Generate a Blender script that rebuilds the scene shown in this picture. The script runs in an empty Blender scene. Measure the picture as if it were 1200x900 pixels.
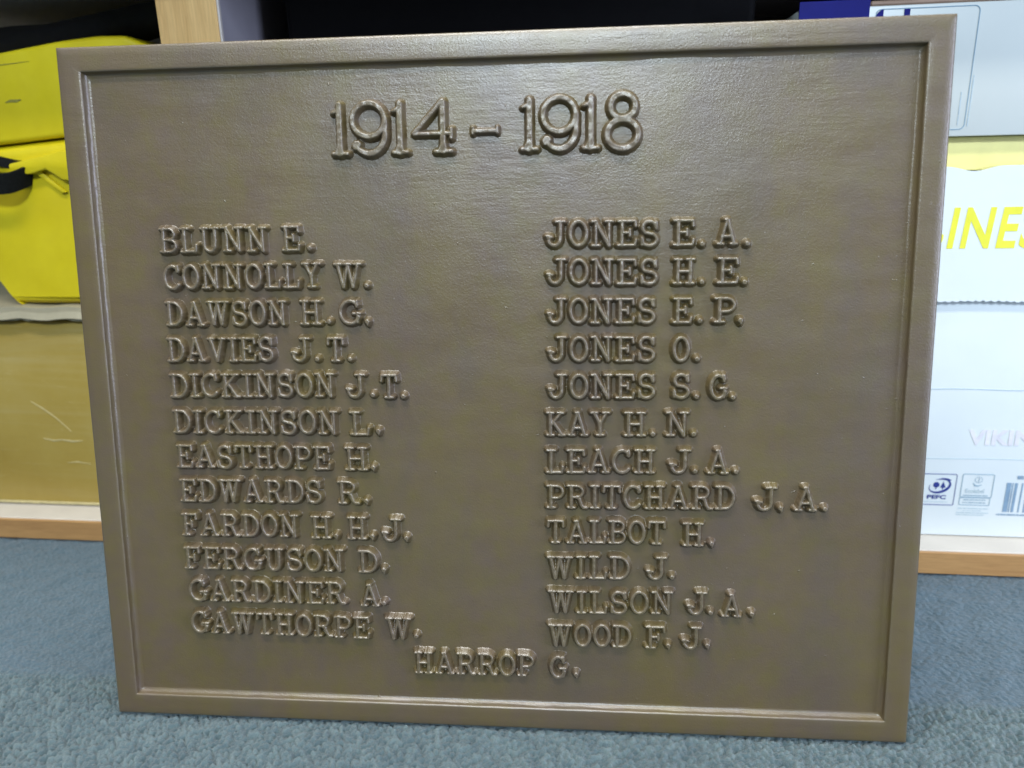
import bpy, bmesh, math, random
import numpy as np
from mathutils import Matrix, Vector

S = bpy.context.scene
COL = S.collection
R = math.radians

# ------------------------------------------------------------------ camera
cam_d = bpy.data.cameras.new('camera')
cam = bpy.data.objects.new('camera', cam_d)
COL.objects.link(cam)
right = Vector((0.99630524, 0.08240427, -0.02419529))
up = Vector((-0.00119907, 0.29504334, 0.95548312))
fwd = Vector((-0.08587455, 0.95192382, -0.29405203))
m = Matrix((right, up, -fwd)).transposed().to_4x4()
m.translation = Vector((0.27809928, -0.36929329, 0.32316956))
cam.matrix_world = m
cam_d.sensor_width = 36.0
cam_d.lens = 909.1 / 1200.0 * 36.0
cam_d.clip_start = 0.01
cam_d.clip_end = 50.0
cam_d.dof.use_dof = True
cam_d.dof.focus_distance = 0.455
cam_d.dof.aperture_fstop = 6.5
S.camera = cam

# ------------------------------------------------------------------ world and lamps
W = bpy.data.worlds.new('World')
S.world = W
W.use_nodes = True
wn = W.node_tree.nodes
wl = W.node_tree.links
bg = wn['Background']
tc = wn.new('ShaderNodeTexCoord')
sx = wn.new('ShaderNodeSeparateXYZ')
wl.new(tc.outputs['Generated'], sx.inputs[0])
mr = wn.new('ShaderNodeMapRange')
mr.inputs['From Min'].default_value = -1.0
mr.inputs['From Max'].default_value = 1.0
wl.new(sx.outputs['Z'], mr.inputs['Value'])
rp = wn.new('ShaderNodeValToRGB')
rp.color_ramp.elements[0].position = 0.30
rp.color_ramp.elements[0].color = (0.14, 0.15, 0.15, 1)
rp.color_ramp.elements[1].position = 0.80
rp.color_ramp.elements[1].color = (1.30, 1.48, 1.75, 1)
wl.new(mr.outputs[0], rp.inputs[0])
wl.new(rp.outputs[0], bg.inputs['Color'])
bg.inputs['Strength'].default_value = 0.20


def area(name, loc, target, sx_, sy_, power, col):
    d = bpy.data.lights.new(name, 'AREA')
    d.shape = 'RECTANGLE'
    d.size = sx_
    d.size_y = sy_
    d.energy = power
    d.color = col
    o = bpy.data.objects.new(name, d)
    COL.objects.link(o)
    o.location = loc
    o.rotation_euler = (Vector(target) - Vector(loc)).to_track_quat('-Z', 'Y').to_euler()
    return o


area('ceiling_lamp', (0.15, -0.85, 2.0), (0.25, 0.1, 0.2), 1.2, 0.20, 25.0, (1.0, 0.97, 0.91))
area('overhead_lamp', (0.18, 0.05, 1.95), (0.22, -0.02, 0.0), 1.2, 0.45, 38.0, (0.92, 0.96, 1.0))
area('far_ceiling_lamp', (0.20, -2.7, 2.05), (0.25, 0.1, 0.2), 0.50, 0.35, 78.0, (0.74, 0.88, 1.0))
area('window_light', (2.0, -0.90, 0.62), (0.3, 0.1, 0.2), 0.8, 0.9, 31.0, (0.62, 0.71, 1.0))

S.view_settings.view_transform = 'Standard'
S.view_settings.look = 'None'
S.view_settings.exposure = 0.0
S.view_settings.gamma = 1.0


# ------------------------------------------------------------------ helpers
def tag(o, label=None, cat=None, group=None, kind=None):
    for k, v in (('label', label), ('category', cat), ('group', group), ('kind', kind)):
        if v:
            o[k] = v
    return o


def empty(name, loc=(0, 0, 0), rot=(0, 0, 0)):
    o = bpy.data.objects.new(name, None)
    o.empty_display_size = 0.02
    COL.objects.link(o)
    o.location = loc
    o.rotation_euler = rot
    return o


def link_bm(name, bm, mat, parent=None, smooth=None):
    me = bpy.data.meshes.new(name)
    bmesh.ops.recalc_face_normals(bm, faces=bm.faces[:])
    bm.to_mesh(me)
    bm.free()
    return link_me(name, me, mat, parent, smooth)


def link_me(name, me, mat, parent=None, smooth=None):
    o = bpy.data.objects.new(name, me)
    COL.objects.link(o)
    if mat:
        me.materials.clear()
        me.materials.append(mat)
    if parent:
        o.parent = parent
    if smooth is not None:
        me.shade_smooth()
        if smooth < 180:
            me.set_sharp_from_angle(angle=R(smooth))
    return o


def add_box(bm, lo, hi, bev=0.0, seg=2):
    b2 = bmesh.new()
    bmesh.ops.create_cube(b2, size=1.0)
    for v in b2.verts:
        for i in range(3):
            v.co[i] = lo[i] + (v.co[i] + 0.5) * (hi[i] - lo[i])
    if bev > 0:
        bmesh.ops.bevel(b2, geom=b2.edges[:], offset=bev, segments=seg, profile=0.5, affect='EDGES')
    tmp = bpy.data.meshes.new('tmp')
    b2.to_mesh(tmp)
    b2.free()
    bm.from_mesh(tmp)
    bpy.data.meshes.remove(tmp)


def add_prism(bm, pts, y0, y1, bev=0.0, seg=2):
    """outline (x,z) extruded from y0 to y1"""
    b2 = bmesh.new()
    vs = [b2.verts.new((p[0], y0, p[1])) for p in pts]
    f = b2.faces.new(vs)
    r = bmesh.ops.extrude_face_region(b2, geom=[f])
    for g in r['geom']:
        if isinstance(g, bmesh.types.BMVert):
            g.co.y = y1
    bmesh.ops.recalc_face_normals(b2, faces=b2.faces[:])
    if bev > 0:
        ed = [e for e in b2.edges if e.calc_length() > bev * 2.2]
        bmesh.ops.bevel(b2, geom=ed, offset=bev, segments=seg, profile=0.5, affect='EDGES')
    tmp = bpy.data.meshes.new('tmp')
    b2.to_mesh(tmp)
    b2.free()
    bm.from_mesh(tmp)
    bpy.data.meshes.remove(tmp)


def add_ribbon(bm, path, wid, thick):
    """a strap: path of (point, width direction); rectangular section"""
    if len(path) > 3:      # round the bends (Catmull-Rom)
        sm = []
        for i in range(len(path) - 1):
            p0, p1, p2, p3 = [Vector(path[min(max(j, 0), len(path) - 1)][0]) for j in (i - 1, i, i + 1, i + 2)]
            for k in range(6):
                t = k / 6
                sm.append((0.5 * (2 * p1 + (p2 - p0) * t + (2 * p0 - 5 * p1 + 4 * p2 - p3) * t * t + (3 * p1 - p0 - 3 * p2 + p3) * t ** 3), path[i][1]))
        path = sm + [path[-1]]
    rings = []
    n = len(path)
    for i, (p, wd) in enumerate(path):
        p = Vector(p)
        a = Vector(path[max(0, i - 1)][0])
        b = Vector(path[min(n - 1, i + 1)][0])
        t = (b - a).normalized()
        wd = Vector(wd).normalized()
        nn = t.cross(wd).normalized()
        rings.append([bm.verts.new(p + wd * sw * wid / 2 + nn * sn * thick / 2)
                      for sw, sn in ((-1, -1), (1, -1), (1, 1), (-1, 1))])
    for i in range(n - 1):
        for k in range(4):
            bm.faces.new((rings[i][k], rings[i][(k + 1) % 4], rings[i + 1][(k + 1) % 4], rings[i + 1][k]))
    bm.faces.new(rings[0])
    bm.faces.new(rings[-1][::-1])


def add_stroke(bm, pts, hw, y0, y1, closed=False):
    """flat printed line in the x-z plane with a hair of thickness"""
    n = len(pts)
    L = []
    for i, p in enumerate(pts):
        a = pts[(i - 1) % n] if closed or i > 0 else p
        b = pts[(i + 1) % n] if closed or i < n - 1 else p
        dx, dz = b[0] - a[0], b[1] - a[1]
        l = math.hypot(dx, dz) or 1.0
        h = hw[i] if isinstance(hw, (list, tuple)) else hw
        ox, oz = -dz / l * h, dx / l * h
        L.append(((p[0] + ox, p[1] + oz), (p[0] - ox, p[1] - oz)))
    V = [[bm.verts.new((q[0], y, q[1])) for q in (l[0], l[1]) for y in (y0, y1)] for l in L]
    m_ = n if closed else n - 1
    for i in range(m_):
        a, b = V[i], V[(i + 1) % n]
        bm.faces.new((a[0], b[0], b[2], a[2]))
        bm.faces.new((a[0], a[1], b[1], b[0]))
        bm.faces.new((a[2], b[2], b[3], a[3]))


def rrect(x0, z0, x1, z1, r, n=5):
    P = []
    for cx, cz, a in ((x1 - r, z1 - r, 0), (x0 + r, z1 - r, 90), (x0 + r, z0 + r, 180), (x1 - r, z0 + r, 270)):
        for k in range(n + 1):
            t = R(a + 90 * k / n)
            P.append((cx + r * math.cos(t), cz + r * math.sin(t)))
    return P


def text_mesh(name, txt, height, x, z, y, mat, parent, bold=0.0, shear=0.0, xs=1.0, align='LEFT', rot=0.0, space=1.0):
    """printed lettering: built-in font turned into a thin mesh standing in the x-z plane"""
    cu = bpy.data.curves.new('lettering', 'FONT')
    cu.body = txt
    cu.size = height / 0.729
    cu.offset = bold
    cu.shear = shear
    cu.extrude = 0.00008
    cu.space_character = space
    cu.align_x = align
    tmp = bpy.data.objects.new('lettering', cu)
    COL.objects.link(tmp)
    dg = bpy.context.evaluated_depsgraph_get()
    dg.update()
    me = bpy.data.meshes.new_from_object(tmp.evaluated_get(dg))
    bpy.data.objects.remove(tmp)
    bpy.data.curves.remove(cu)
    M = Matrix.Translation((x, y, z)) @ Matrix.Rotation(rot, 4, 'Y') @ Matrix.Rotation(R(90), 4, 'X') @ Matrix.Diagonal((xs, 1, 1, 1))
    me.transform(M)
    me.name = name
    return link_me(name, me, mat, parent)


# ------------------------------------------------------------------ materials
class MatB:
    def __init__(self, name):
        self.m = bpy.data.materials.new(name)
        self.m.use_nodes = True
        self.n = self.m.node_tree.nodes
        self.l = self.m.node_tree.links
        self.p = self.n['Principled BSDF']
        self.tc = self.n.new('ShaderNodeTexCoord')

    def set(self, **k):
        for a, v in k.items():
            self.p.inputs[a.replace('_', ' ')].default_value = v
        return self

    def noise(self, scale, detail=4, rough=0.55, stretch=(1, 1, 1), coord='Object', dist=0.0):
        mp = self.n.new('ShaderNodeMapping')
        mp.inputs['Scale'].default_value = stretch
        self.l.new(self.tc.outputs[coord], mp.inputs[0])
        t = self.n.new('ShaderNodeTexNoise')
        t.inputs['Scale'].default_value = scale
        t.inputs['Detail'].default_value = detail
        t.inputs['Roughness'].default_value = rough
        t.inputs['Distortion'].default_value = dist
        self.l.new(mp.outputs[0], t.inputs['Vector'])
        return t.outputs['Fac']

    def ramp(self, fac, stops):
        r = self.n.new('ShaderNodeValToRGB')
        e = r.color_ramp.elements
        while len(e) < len(stops):
            e.new(0.5)
        for i, (p, c) in enumerate(stops):
            e[i].position = p
            e[i].color = (*c, 1) if len(c) == 3 else c
        self.l.new(fac, r.inputs[0])
        return r.outputs[0]

    def mix(self, fac, a, b, mode='MIX'):
        x = self.n.new('ShaderNodeMix')
        x.data_type = 'RGBA'
        x.blend_type = mode
        for sock, val in ((0, fac), (6, a), (7, b)):
            if hasattr(val, 'is_output'):
                self.l.new(val, x.inputs[sock])
            elif sock == 0:
                x.inputs[0].default_value = val
            else:
                x.inputs[sock].default_value = (*val, 1)
        return x.outputs[2]

    def math(self, op, a, b=0.0):
        x = self.n.new('ShaderNodeMath')
        x.operation = op
        for i, v in enumerate((a, b)):
            if hasattr(v, 'is_output'):
                self.l.new(v, x.inputs[i])
            else:
                x.inputs[i].default_value = v
        return x.outputs[0]

    def bump(self, h, strength, dist, prev=None):
        b = self.n.new('ShaderNodeBump')
        b.inputs['Strength'].default_value = strength
        b.inputs['Distance'].default_value = dist
        self.l.new(h, b.inputs['Height'])
        if prev is not None:
            self.l.new(prev, b.inputs['Normal'])
        self.l.new(b.outputs[0], self.p.inputs['Normal'])
        return b.outputs[0]

    def color(self, c):
        self.l.new(c, self.p.inputs['Base Color'])
        return self

    def rough(self, r):
        self.l.new(r, self.p.inputs['Roughness'])
        return self


def plain(name, col, rough=0.5, var=0.12, scale=60, bump=0.0, spec=0.5):
    b = MatB(name)
    n = b.noise(scale, 5)
    c0 = tuple(x * (1 - var) for x in col)
    c1 = tuple(min(1, x * (1 + var)) for x in col)
    b.color(b.ramp(n, [(0.3, c0), (0.7, c1)]))
    b.set(Roughness=rough)
    b.p.inputs['Specular IOR Level'].default_value = spec
    if bump:
        b.bump(b.noise(scale * 6, 4), bump, 0.001)
    return b.m


def bronze():
    b = MatB('patinated bronze')
    big = b.noise(11, 5, 0.65)
    fine = b.noise(130, 5, 0.65)
    c = b.ramp(big, [(0.32, (0.093, 0.060, 0.035)), (0.52, (0.109, 0.075, 0.035)), (0.70, (0.124, 0.091, 0.031))])
    c = b.mix(0.35, c, b.ramp(fine, [(0.35, (0.082, 0.057, 0.033)), (0.7, (0.131, 0.095, 0.044))]))
    blot = b.noise(75, 3, 0.6)
    c = b.mix(0.45, c, b.ramp(blot, [(0.32, (0.105, 0.071, 0.054)), (0.50, (0.109, 0.077, 0.039)), (0.68, (0.110, 0.088, 0.020))]))
    streak = b.noise(26, 4, 0.6, stretch=(1.0, 0.22, 1))
    c = b.mix(b.ramp(streak, [(0.42, (0, 0, 0)), (0.72, (0.55,) * 3)]), c, (0.114, 0.085, 0.018))
    grey = b.noise(20, 4, 0.6, stretch=(1.0, 0.4, 1), dist=0.5)
    c = b.mix(b.ramp(grey, [(0.48, (0, 0, 0)), (0.75, (0.5,) * 3)]), c, (0.084, 0.065, 0.054))
    at = b.n.new('ShaderNodeAttribute')
    at.attribute_name = 'rub'
    rub = b.math('MULTIPLY', at.outputs['Fac'], 0.28)
    c = b.mix(rub, c, (0.24, 0.205, 0.155))
    b.color(c)
    b.set(Metallic=0.08)
    rn = b.noise(30, 5, 0.6, stretch=(0.5, 2.0, 1))
    b.rough(b.ramp(rn, [(0.3, (0.31,) * 3), (0.7, (0.40,) * 3)]))
    b.p.inputs['Specular IOR Level'].default_value = 1.0
    # brushed streaks, stronger up the plate where the casting was dressed
    sp = b.n.new('ShaderNodeSeparateXYZ')
    b.l.new(b.tc.outputs['Object'], sp.inputs[0])
    hi = b.n.new('ShaderNodeMapRange')
    hi.inputs['From Min'].default_value = 0.24
    hi.inputs['From Max'].default_value = 0.36
    hi.inputs['To Min'].default_value = 0.12
    hi.inputs['To Max'].default_value = 1.0
    b.l.new(sp.outputs['Y'], hi.inputs['Value'])
    patch = b.ramp(b.noise(14, 3, 0.5), [(0.40, (0.15,) * 3), (0.62, (1,) * 3)])
    st = b.noise(420, 4, 0.6, stretch=(0.14, 1, 1), dist=0.3)
    st = b.math('MULTIPLY', b.math('MULTIPLY', st, hi.outputs[0]), patch)
    n1 = b.bump(st, 0.30, 0.0006)
    n2 = b.bump(b.noise(1100, 3, 0.6), 0.24, 0.0005, n1)
    n3 = b.bump(b.noise(420, 3, 0.6), 0.08, 0.0007, n2)
    fleck = b.ramp(b.noise(240, 2, 0.5), [(0.735, (0, 0, 0)), (0.79, (1, 1, 1))])
    n3 = b.bump(fleck, 0.4, 0.0005, n3)
    b.bump(b.noise(16, 2, 0.5), 0.12, 0.004, n3)
    return b.m


def oak(name, c0, c1, stretch, scale=55, rough=0.42):
    b = MatB(name)
    g = b.noise(scale, 6, 0.65, stretch=stretch, dist=0.4)
    f = b.noise(scale * 6, 4, 0.6, stretch=stretch)
    c = b.ramp(g, [(0.28, c0), (0.5, tuple((x + y) / 2 for x, y in zip(c0, c1))), (0.72, c1)])
    c = b.mix(0.25, c, b.ramp(f, [(0.35, tuple(x * 0.6 for x in c0)), (0.6, c1)]))
    b.color(c)
    b.set(Roughness=rough)
    b.bump(f, 0.12, 0.0006)
    return b.m


def carpet_mat():
    b = MatB('blue loop carpet')
    at = b.n.new('ShaderNodeAttribute')
    at.attribute_name = 'loop_tone'
    af = b.n.new('ShaderNodeAttribute')
    af.attribute_name = 'far_zone'
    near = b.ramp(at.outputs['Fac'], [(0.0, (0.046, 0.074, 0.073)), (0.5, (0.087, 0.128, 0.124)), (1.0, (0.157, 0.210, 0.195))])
    far = b.ramp(at.outputs['Fac'], [(0.0, (0.034, 0.070, 0.093)), (0.5, (0.053, 0.097, 0.128)), (1.0, (0.075, 0.129, 0.162))])  # bluer, darker tone beyond a line just behind the plate
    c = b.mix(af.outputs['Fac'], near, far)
    c = b.mix(0.35, c, b.ramp(b.noise(1500, 3, 0.7), [(0.3, (0.036, 0.067, 0.086)), (0.7, (0.119, 0.188, 0.216))]))
    c = b.mix(0.12, c, b.ramp(b.noise(14, 3), [(0.3, (0.048, 0.087, 0.112)), (0.7, (0.095, 0.148, 0.173))]))
    b.color(c)
    b.set(Roughness=0.95)
    b.p.inputs['Specular IOR Level'].default_value = 0.15
    b.p.inputs['Sheen Weight'].default_value = 0.25
    b.bump(b.noise(1300, 3, 0.7), 1.0, 0.0014)
    return b.m


M_BRONZE = bronze()
M_CARPET = carpet_mat()
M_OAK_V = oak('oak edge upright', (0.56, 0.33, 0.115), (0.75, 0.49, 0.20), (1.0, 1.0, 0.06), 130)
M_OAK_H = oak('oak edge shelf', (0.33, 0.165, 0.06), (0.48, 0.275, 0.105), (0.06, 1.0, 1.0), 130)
M_LAM = plain('pale laminate', (0.56, 0.51, 0.44), 0.45, 0.05, 40)
M_LILAC = plain('grey laminate', (0.36, 0.34, 0.36), 0.5, 0.05, 40)
M_BACK = plain('dark back board', (0.030, 0.022, 0.016), 0.8, 0.2, 30)
M_WHITE = plain('white carton board', (0.715, 0.765, 0.755), 0.55, 0.025, 25, 0.05)
M_TOPBOX = plain('white glossy carton board', (0.58, 0.62, 0.59), 0.35, 0.03, 12, 0.02)
M_NAVY = plain('navy print', (0.010, 0.012, 0.16), 0.25, 0.15, 40)
M_INKBLUE = plain('dark blue ink', (0.02, 0.035, 0.20), 0.5, 0.1, 80)
M_INKGREY = plain('grey ink', (0.22, 0.33, 0.40), 0.6, 0.1, 80)
M_INKPALE = plain('pale grey ink', (0.42, 0.52, 0.56), 0.6, 0.1, 80)
M_INKBAR = plain('barcode ink', (0.20, 0.30, 0.40), 0.6, 0.15, 200)
M_GHOST = plain('faint lilac ink', (0.69, 0.675, 0.71), 0.6, 0.12, 120)
M_YELINK = plain('yellow ink', (0.80, 0.76, 0.05), 0.5, 0.06, 80)
M_YELCARD = plain('pale yellow card', (0.86, 0.78, 0.30), 0.5, 0.08, 30)
M_KRAFT = plain('brown tape', (0.30, 0.20, 0.14), 0.5, 0.15, 60)
M_BLACKWEB = plain('black webbing', (0.010, 0.011, 0.011), 0.9, 0.3, 700, 0.6, 0.15)
M_BLACKBAG = plain('black cloth', (0.006, 0.006, 0.007), 0.9, 0.3, 200, 0.3)
M_BLACKCASE = plain('black plastic', (0.004, 0.004, 0.004), 0.7, 0.2, 100, 0.1, 0.2)
M_PAPER = plain('grey white paper', (0.36, 0.32, 0.22), 0.7, 0.1, 40, 0.2)
M_SCUFF = plain('pale scuffed tape', (0.52, 0.44, 0.22), 0.45, 0.15, 200)
M_DIRT = plain('dark scuff', (0.22, 0.20, 0.03), 0.7, 0.3, 400)


def yellow_plastic():
    b = MatB('yellow plastic')
    n = b.noise(18, 5, 0.6)
    c = b.ramp(n, [(0.25, (0.56, 0.44, 0.004)), (0.6, (0.65, 0.53, 0.006)), (0.85, (0.68, 0.57, 0.02))])
    sc = b.noise(60, 6, 0.75, stretch=(0.5, 1, 2.2))
    c = b.mix(b.ramp(sc, [(0.66, (0, 0, 0)), (0.78, (0.35, 0.35, 0.35))]), c, (0.30, 0.27, 0.04))
    b.color(c)
    b.rough(b.ramp(b.noise(40, 4), [(0.3, (0.38,) * 3), (0.7, (0.55,) * 3)]))
    b.bump(b.noise(500, 3), 0.12, 0.0006)
    return b.m


def parcel_board():
    b = MatB('yellowed parcel board')
    n = b.noise(8, 5, 0.6)
    c = b.ramp(n, [(0.25, (0.315, 0.205, 0.030)), (0.5, (0.375, 0.265, 0.055)), (0.8, (0.430, 0.325, 0.105))])
    band = b.noise(5, 5, 0.7, stretch=(0.25, 1, 5), dist=0.8)
    c = b.mix(b.ramp(band, [(0.50, (0, 0, 0)), (0.75, (0.45,) * 3)]), c, (0.47, 0.39, 0.19))
    st = b.noise(50, 6, 0.75, stretch=(0.35, 1, 2.2), dist=1.5)
    c = b.mix(b.ramp(st, [(0.60, (0, 0, 0)), (0.74, (0.55,) * 3)]), c, (0.56, 0.47, 0.25))
    b.color(c)
    b.rough(b.ramp(n, [(0.3, (0.28,) * 3), (0.7, (0.50,) * 3)]))
    b.bump(b.noise(14, 4, 0.6), 0.35, 0.004, b.bump(st, 0.2, 0.001))
    return b.m


M_YELLOW = yellow_plastic()
M_PARCEL = parcel_board()

rng = np.random.default_rng(7)


def grid_mesh(name, X, Y, Z, keep=None):
    """regular grid (rows x cols) into a mesh, dropping quads whose 'keep' is False"""
    nr, nc = X.shape
    idx = np.arange(nr * nc).reshape(nr, nc)
    q = np.stack([idx[:-1, :-1], idx[:-1, 1:], idx[1:, 1:], idx[1:, :-1]], -1)
    q = q[keep] if keep is not None else q.reshape(-1, 4)
    used = np.unique(q)
    remap = np.full(nr * nc, -1, np.int64)
    remap[used] = np.arange(len(used))
    co = np.stack([X.ravel(), Y.ravel(), Z.ravel()], -1)[used]
    q = remap[q]
    me = bpy.data.meshes.new(name)
    me.vertices.add(len(co))
    me.vertices.foreach_set('co', co.astype(np.float32).ravel())
    me.loops.add(q.size)
    me.loops.foreach_set('vertex_index', q.ravel().astype(np.int32))
    me.polygons.add(len(q))
    me.polygons.foreach_set('loop_start', (np.arange(len(q)) * 4).astype(np.int32))
    me.update(calc_edges=True)
    me.validate()
    me.shade_smooth()
    return me, used


def set_attr(me, name, val):
    a = me.attributes.new(name, 'FLOAT', 'POINT')
    a.data.foreach_set('value', np.ascontiguousarray(val, dtype=np.float32))


# ------------------------------------------------------------------ the floor
def worley(X, Y, cell, seed, ang=0.0, asp=1.0):
    r = np.random.default_rng(seed)
    c, s = math.cos(ang), math.sin(ang)
    U = (X * c + Y * s) / cell
    V = (-X * s + Y * c) / (cell * asp)
    U = U - U.min() + 2
    V = V - V.min() + 2
    nu, nv = int(U.max()) + 4, int(V.max()) + 4
    jx, jy, tone = r.random((nu, nv)), r.random((nu, nv)), r.random((nu, nv))
    iu, iv = U.astype(int), V.astype(int)
    best = np.full(X.shape, 9.0)
    bt = np.zeros(X.shape)
    for du in (-1, 0, 1):
        for dv in (-1, 0, 1):
            a, b = iu + du, iv + dv
            d = (U - a - 0.15 - 0.7 * jx[a, b]) ** 2 + (V - b - 0.15 - 0.7 * jy[a, b]) ** 2
            k = d < best
            best = np.where(k, d, best)
            bt = np.where(k, tone[a, b], bt)
    return np.sqrt(best), bt


def smooth_noise(X, Y, wl_, seed, n=14):
    r = np.random.default_rng(seed)
    o = np.zeros(X.shape)
    for _ in range(n):
        a = r.random() * 6.283
        k = 6.283 / (wl_ * (0.6 + 0.9 * r.random()))
        o += np.sin(k * (X * math.cos(a) + Y * math.sin(a)) + r.random() * 6.283)
    return o / math.sqrt(n / 2)


def build_floor():
    me = bpy.data.meshes.new('floor')
    bm = bmesh.new()
    bmesh.ops.create_grid(bm, x_segments=8, y_segments=8, size=2.0)
    bm.to_mesh(me)
    bm.free()
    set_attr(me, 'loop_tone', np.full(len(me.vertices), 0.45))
    set_attr(me, 'far_zone', np.full(len(me.vertices), 0.4))
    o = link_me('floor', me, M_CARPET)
    o.location = (0.25, 0, -0.0085)
    tag(o, kind='structure')
    st = 0.0008
    xs = np.arange(-0.38, 0.88, st)
    ys = np.arange(-0.11, 0.26, st)
    X, Y = np.meshgrid(xs, ys)
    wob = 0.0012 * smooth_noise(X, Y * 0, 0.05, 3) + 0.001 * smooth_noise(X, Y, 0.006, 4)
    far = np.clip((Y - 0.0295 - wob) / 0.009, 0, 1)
    d1, t1 = worley(X, Y, 0.0025, 11, 0.6, 1.3)
    d2, t2 = worley(X, Y, 0.0042, 12, -0.75, 0.42)
    h1 = np.clip(1 - (d1 / 0.70) ** 2, 0, 1) ** 0.6 * (0.75 + 0.5 * t1)
    h2 = np.clip(1 - (d2 / 0.9) ** 2, 0, 1) ** 0.7 * (0.7 + 0.4 * t2)
    Z = -0.0042 + 0.0034 * h1 * (1 - far) + (0.0020 * h2 + 0.0010) * far + 0.0004 * smooth_noise(X, Y, 0.03, 5)
    # the pile is pressed flat under the plate
    press = (X > -0.003) & (X < 0.463) & (Y > -0.0005) & (Y < 0.016)
    Z = np.where(press, np.minimum(Z, -0.0016), Z)
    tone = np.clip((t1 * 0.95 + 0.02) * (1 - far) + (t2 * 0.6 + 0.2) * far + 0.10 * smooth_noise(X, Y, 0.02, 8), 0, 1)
    fleck = rng.random(X.shape) > 0.99985
    tone = np.where(fleck, 1.0, tone)
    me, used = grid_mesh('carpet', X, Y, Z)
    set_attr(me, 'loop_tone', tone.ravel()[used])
    set_attr(me, 'far_zone', far.ravel()[used])
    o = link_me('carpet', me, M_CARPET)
    tag(o, kind='structure')


build_floor()

# ------------------------------------------------------------------ shelving unit
SA = R(-2.0939)
SH_O = Vector((0.00741858, 0.20290374, 0.0))
SU = Vector((math.cos(SA), math.sin(SA), 0))
SV = Vector((-math.sin(SA), math.cos(SA), 0))


def shelf_empty(name, u, dv, z):
    return empty(name, SH_O + SU * u + SV * dv + Vector((0, 0, z)), (0, 0, SA))


BT = 0.0185      # board thickness
DEPTH = 0.36
unit = shelf_empty('shelving_unit', 0.1, 0, 0)
tag(unit, 'low shelving unit with pale boards and oak edging behind the bronze plaque', 'shelving unit')
X0, X1 = -0.62, 0.78


def su(x):   # u coordinate into the unit's own frame
    return x - 0.1


bm = bmesh.new()
add_box(bm, (su(X0), 0.0032, 0.0), (su(X1), DEPTH, BT), 0.0006, 1)
bb = link_bm('bottom_board', bm, M_LAM, unit)
bm = bmesh.new()
add_box(bm, (su(X0), 0.0, 0.0), (su(X1), 0.003, BT - 0.0004), 0.0005, 2)
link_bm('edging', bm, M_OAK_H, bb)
bm = bmesh.new()
add_box(bm, (su(X0), -0.0318, 0.446), (su(X1), DEPTH, 0.4645), 0.0006, 1)  # out of view; front overhang added to shade the top box and bays
ub = link_bm('upper_shade_board', bm, M_LAM, unit)
bm = bmesh.new()
add_box(bm, (su(X0), -0.035, 0.4462), (su(X1), -0.032, 0.4643), 0.0005, 2)
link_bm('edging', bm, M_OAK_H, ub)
for xa, xb in ((-0.0243, 0.0200), (X0 - 0.044, X0 - 0.001), (X1 + 0.001, X1 + 0.044)):
    top = 0.4455 if xa > -0.1 and xa < 0.1 else 0.81
    bm = bmesh.new()
    add_box(bm, (su(xa) + 0.0004, 0.0032, BT + 0.0005 if top < 0.5 else 0.0), (su(xb) - 0.0002, DEPTH, top), 0.0005, 1)
    up_ = link_bm('upright', bm, M_LILAC, unit)
    bm = bmesh.new()
    add_box(bm, (su(xa), 0.0, BT + 0.0005 if top < 0.5 else 0.0), (su(xb), 0.003, top), 0.0006, 2)
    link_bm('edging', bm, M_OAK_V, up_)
    bm = bmesh.new()
    add_box(bm, (su(xb) + 0.0001, 0.0006, BT + 0.0005 if top < 0.5 else 0.0), (su(xb) + 0.0016, 0.0036, top), 0.0003, 1)
    link_bm('edge_strip', bm, M_LAM, up_)
bm = bmesh.new()
add_box(bm, (su(X0), DEPTH + 0.0005, 0.0), (su(X1), DEPTH + 0.007, 0.81))
link_bm('back_panel', bm, M_BACK, unit)
bm = bmesh.new()
add_box(bm, (su(X0), 0.0032, 0.80), (su(X1), DEPTH, 0.8185), 0.0006, 1)
link_bm('top_board', bm, M_LAM, unit)

# ------------------------------------------------------------------ left bay: parcel, paper, yellow case, bag
parcel = shelf_empty('cardboard_parcel', -0.18, 0.030, BT + 0.0003)
tag(parcel, 'yellowed brown parcel wrapped in shiny tape below the yellow case', 'parcel')
bm = bmesh.new()
add_box(bm, (-0.16, 0.0, 0.0), (0.145, 0.26, 0.1725), 0.0035, 3)
pw = link_bm('wrapped_box', bm, M_PARCEL, parcel, 40)


def pu(u, z):
    return (u + 0.18, z - BT)


def pxline(P, hw):
    bm = bmesh.new()
    add_stroke(bm, [pu(*p) for p in P], hw, -0.0004, 0.0001)
    link_bm('tape_crease', bm, M_SCUFF, parcel)


pxline([(-0.2105, 0.1180), (-0.2010, 0.1120), (-0.190, 0.1035), (-0.1775, 0.0905)], [0.0002, 0.0005, 0.0004, 0.0002])
pxline([(-0.206, 0.0835), (-0.196, 0.0815), (-0.188, 0.0825), (-0.179, 0.0812), (-0.168, 0.0820)], [0.0002, 0.0006, 0.0004, 0.0007, 0.0002])
pxline([(-0.188, 0.0605), (-0.178, 0.0615), (-0.165, 0.0600)], [0.0001, 0.0004, 0.0001])
bm = bmesh.new()
add_box(bm, (-0.1575, -0.0016, 0.0010), (0.143, 0.0, 0.0034), 0.0004, 1)
link_bm('tape_edge', bm, M_SCUFF, parcel)

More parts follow.
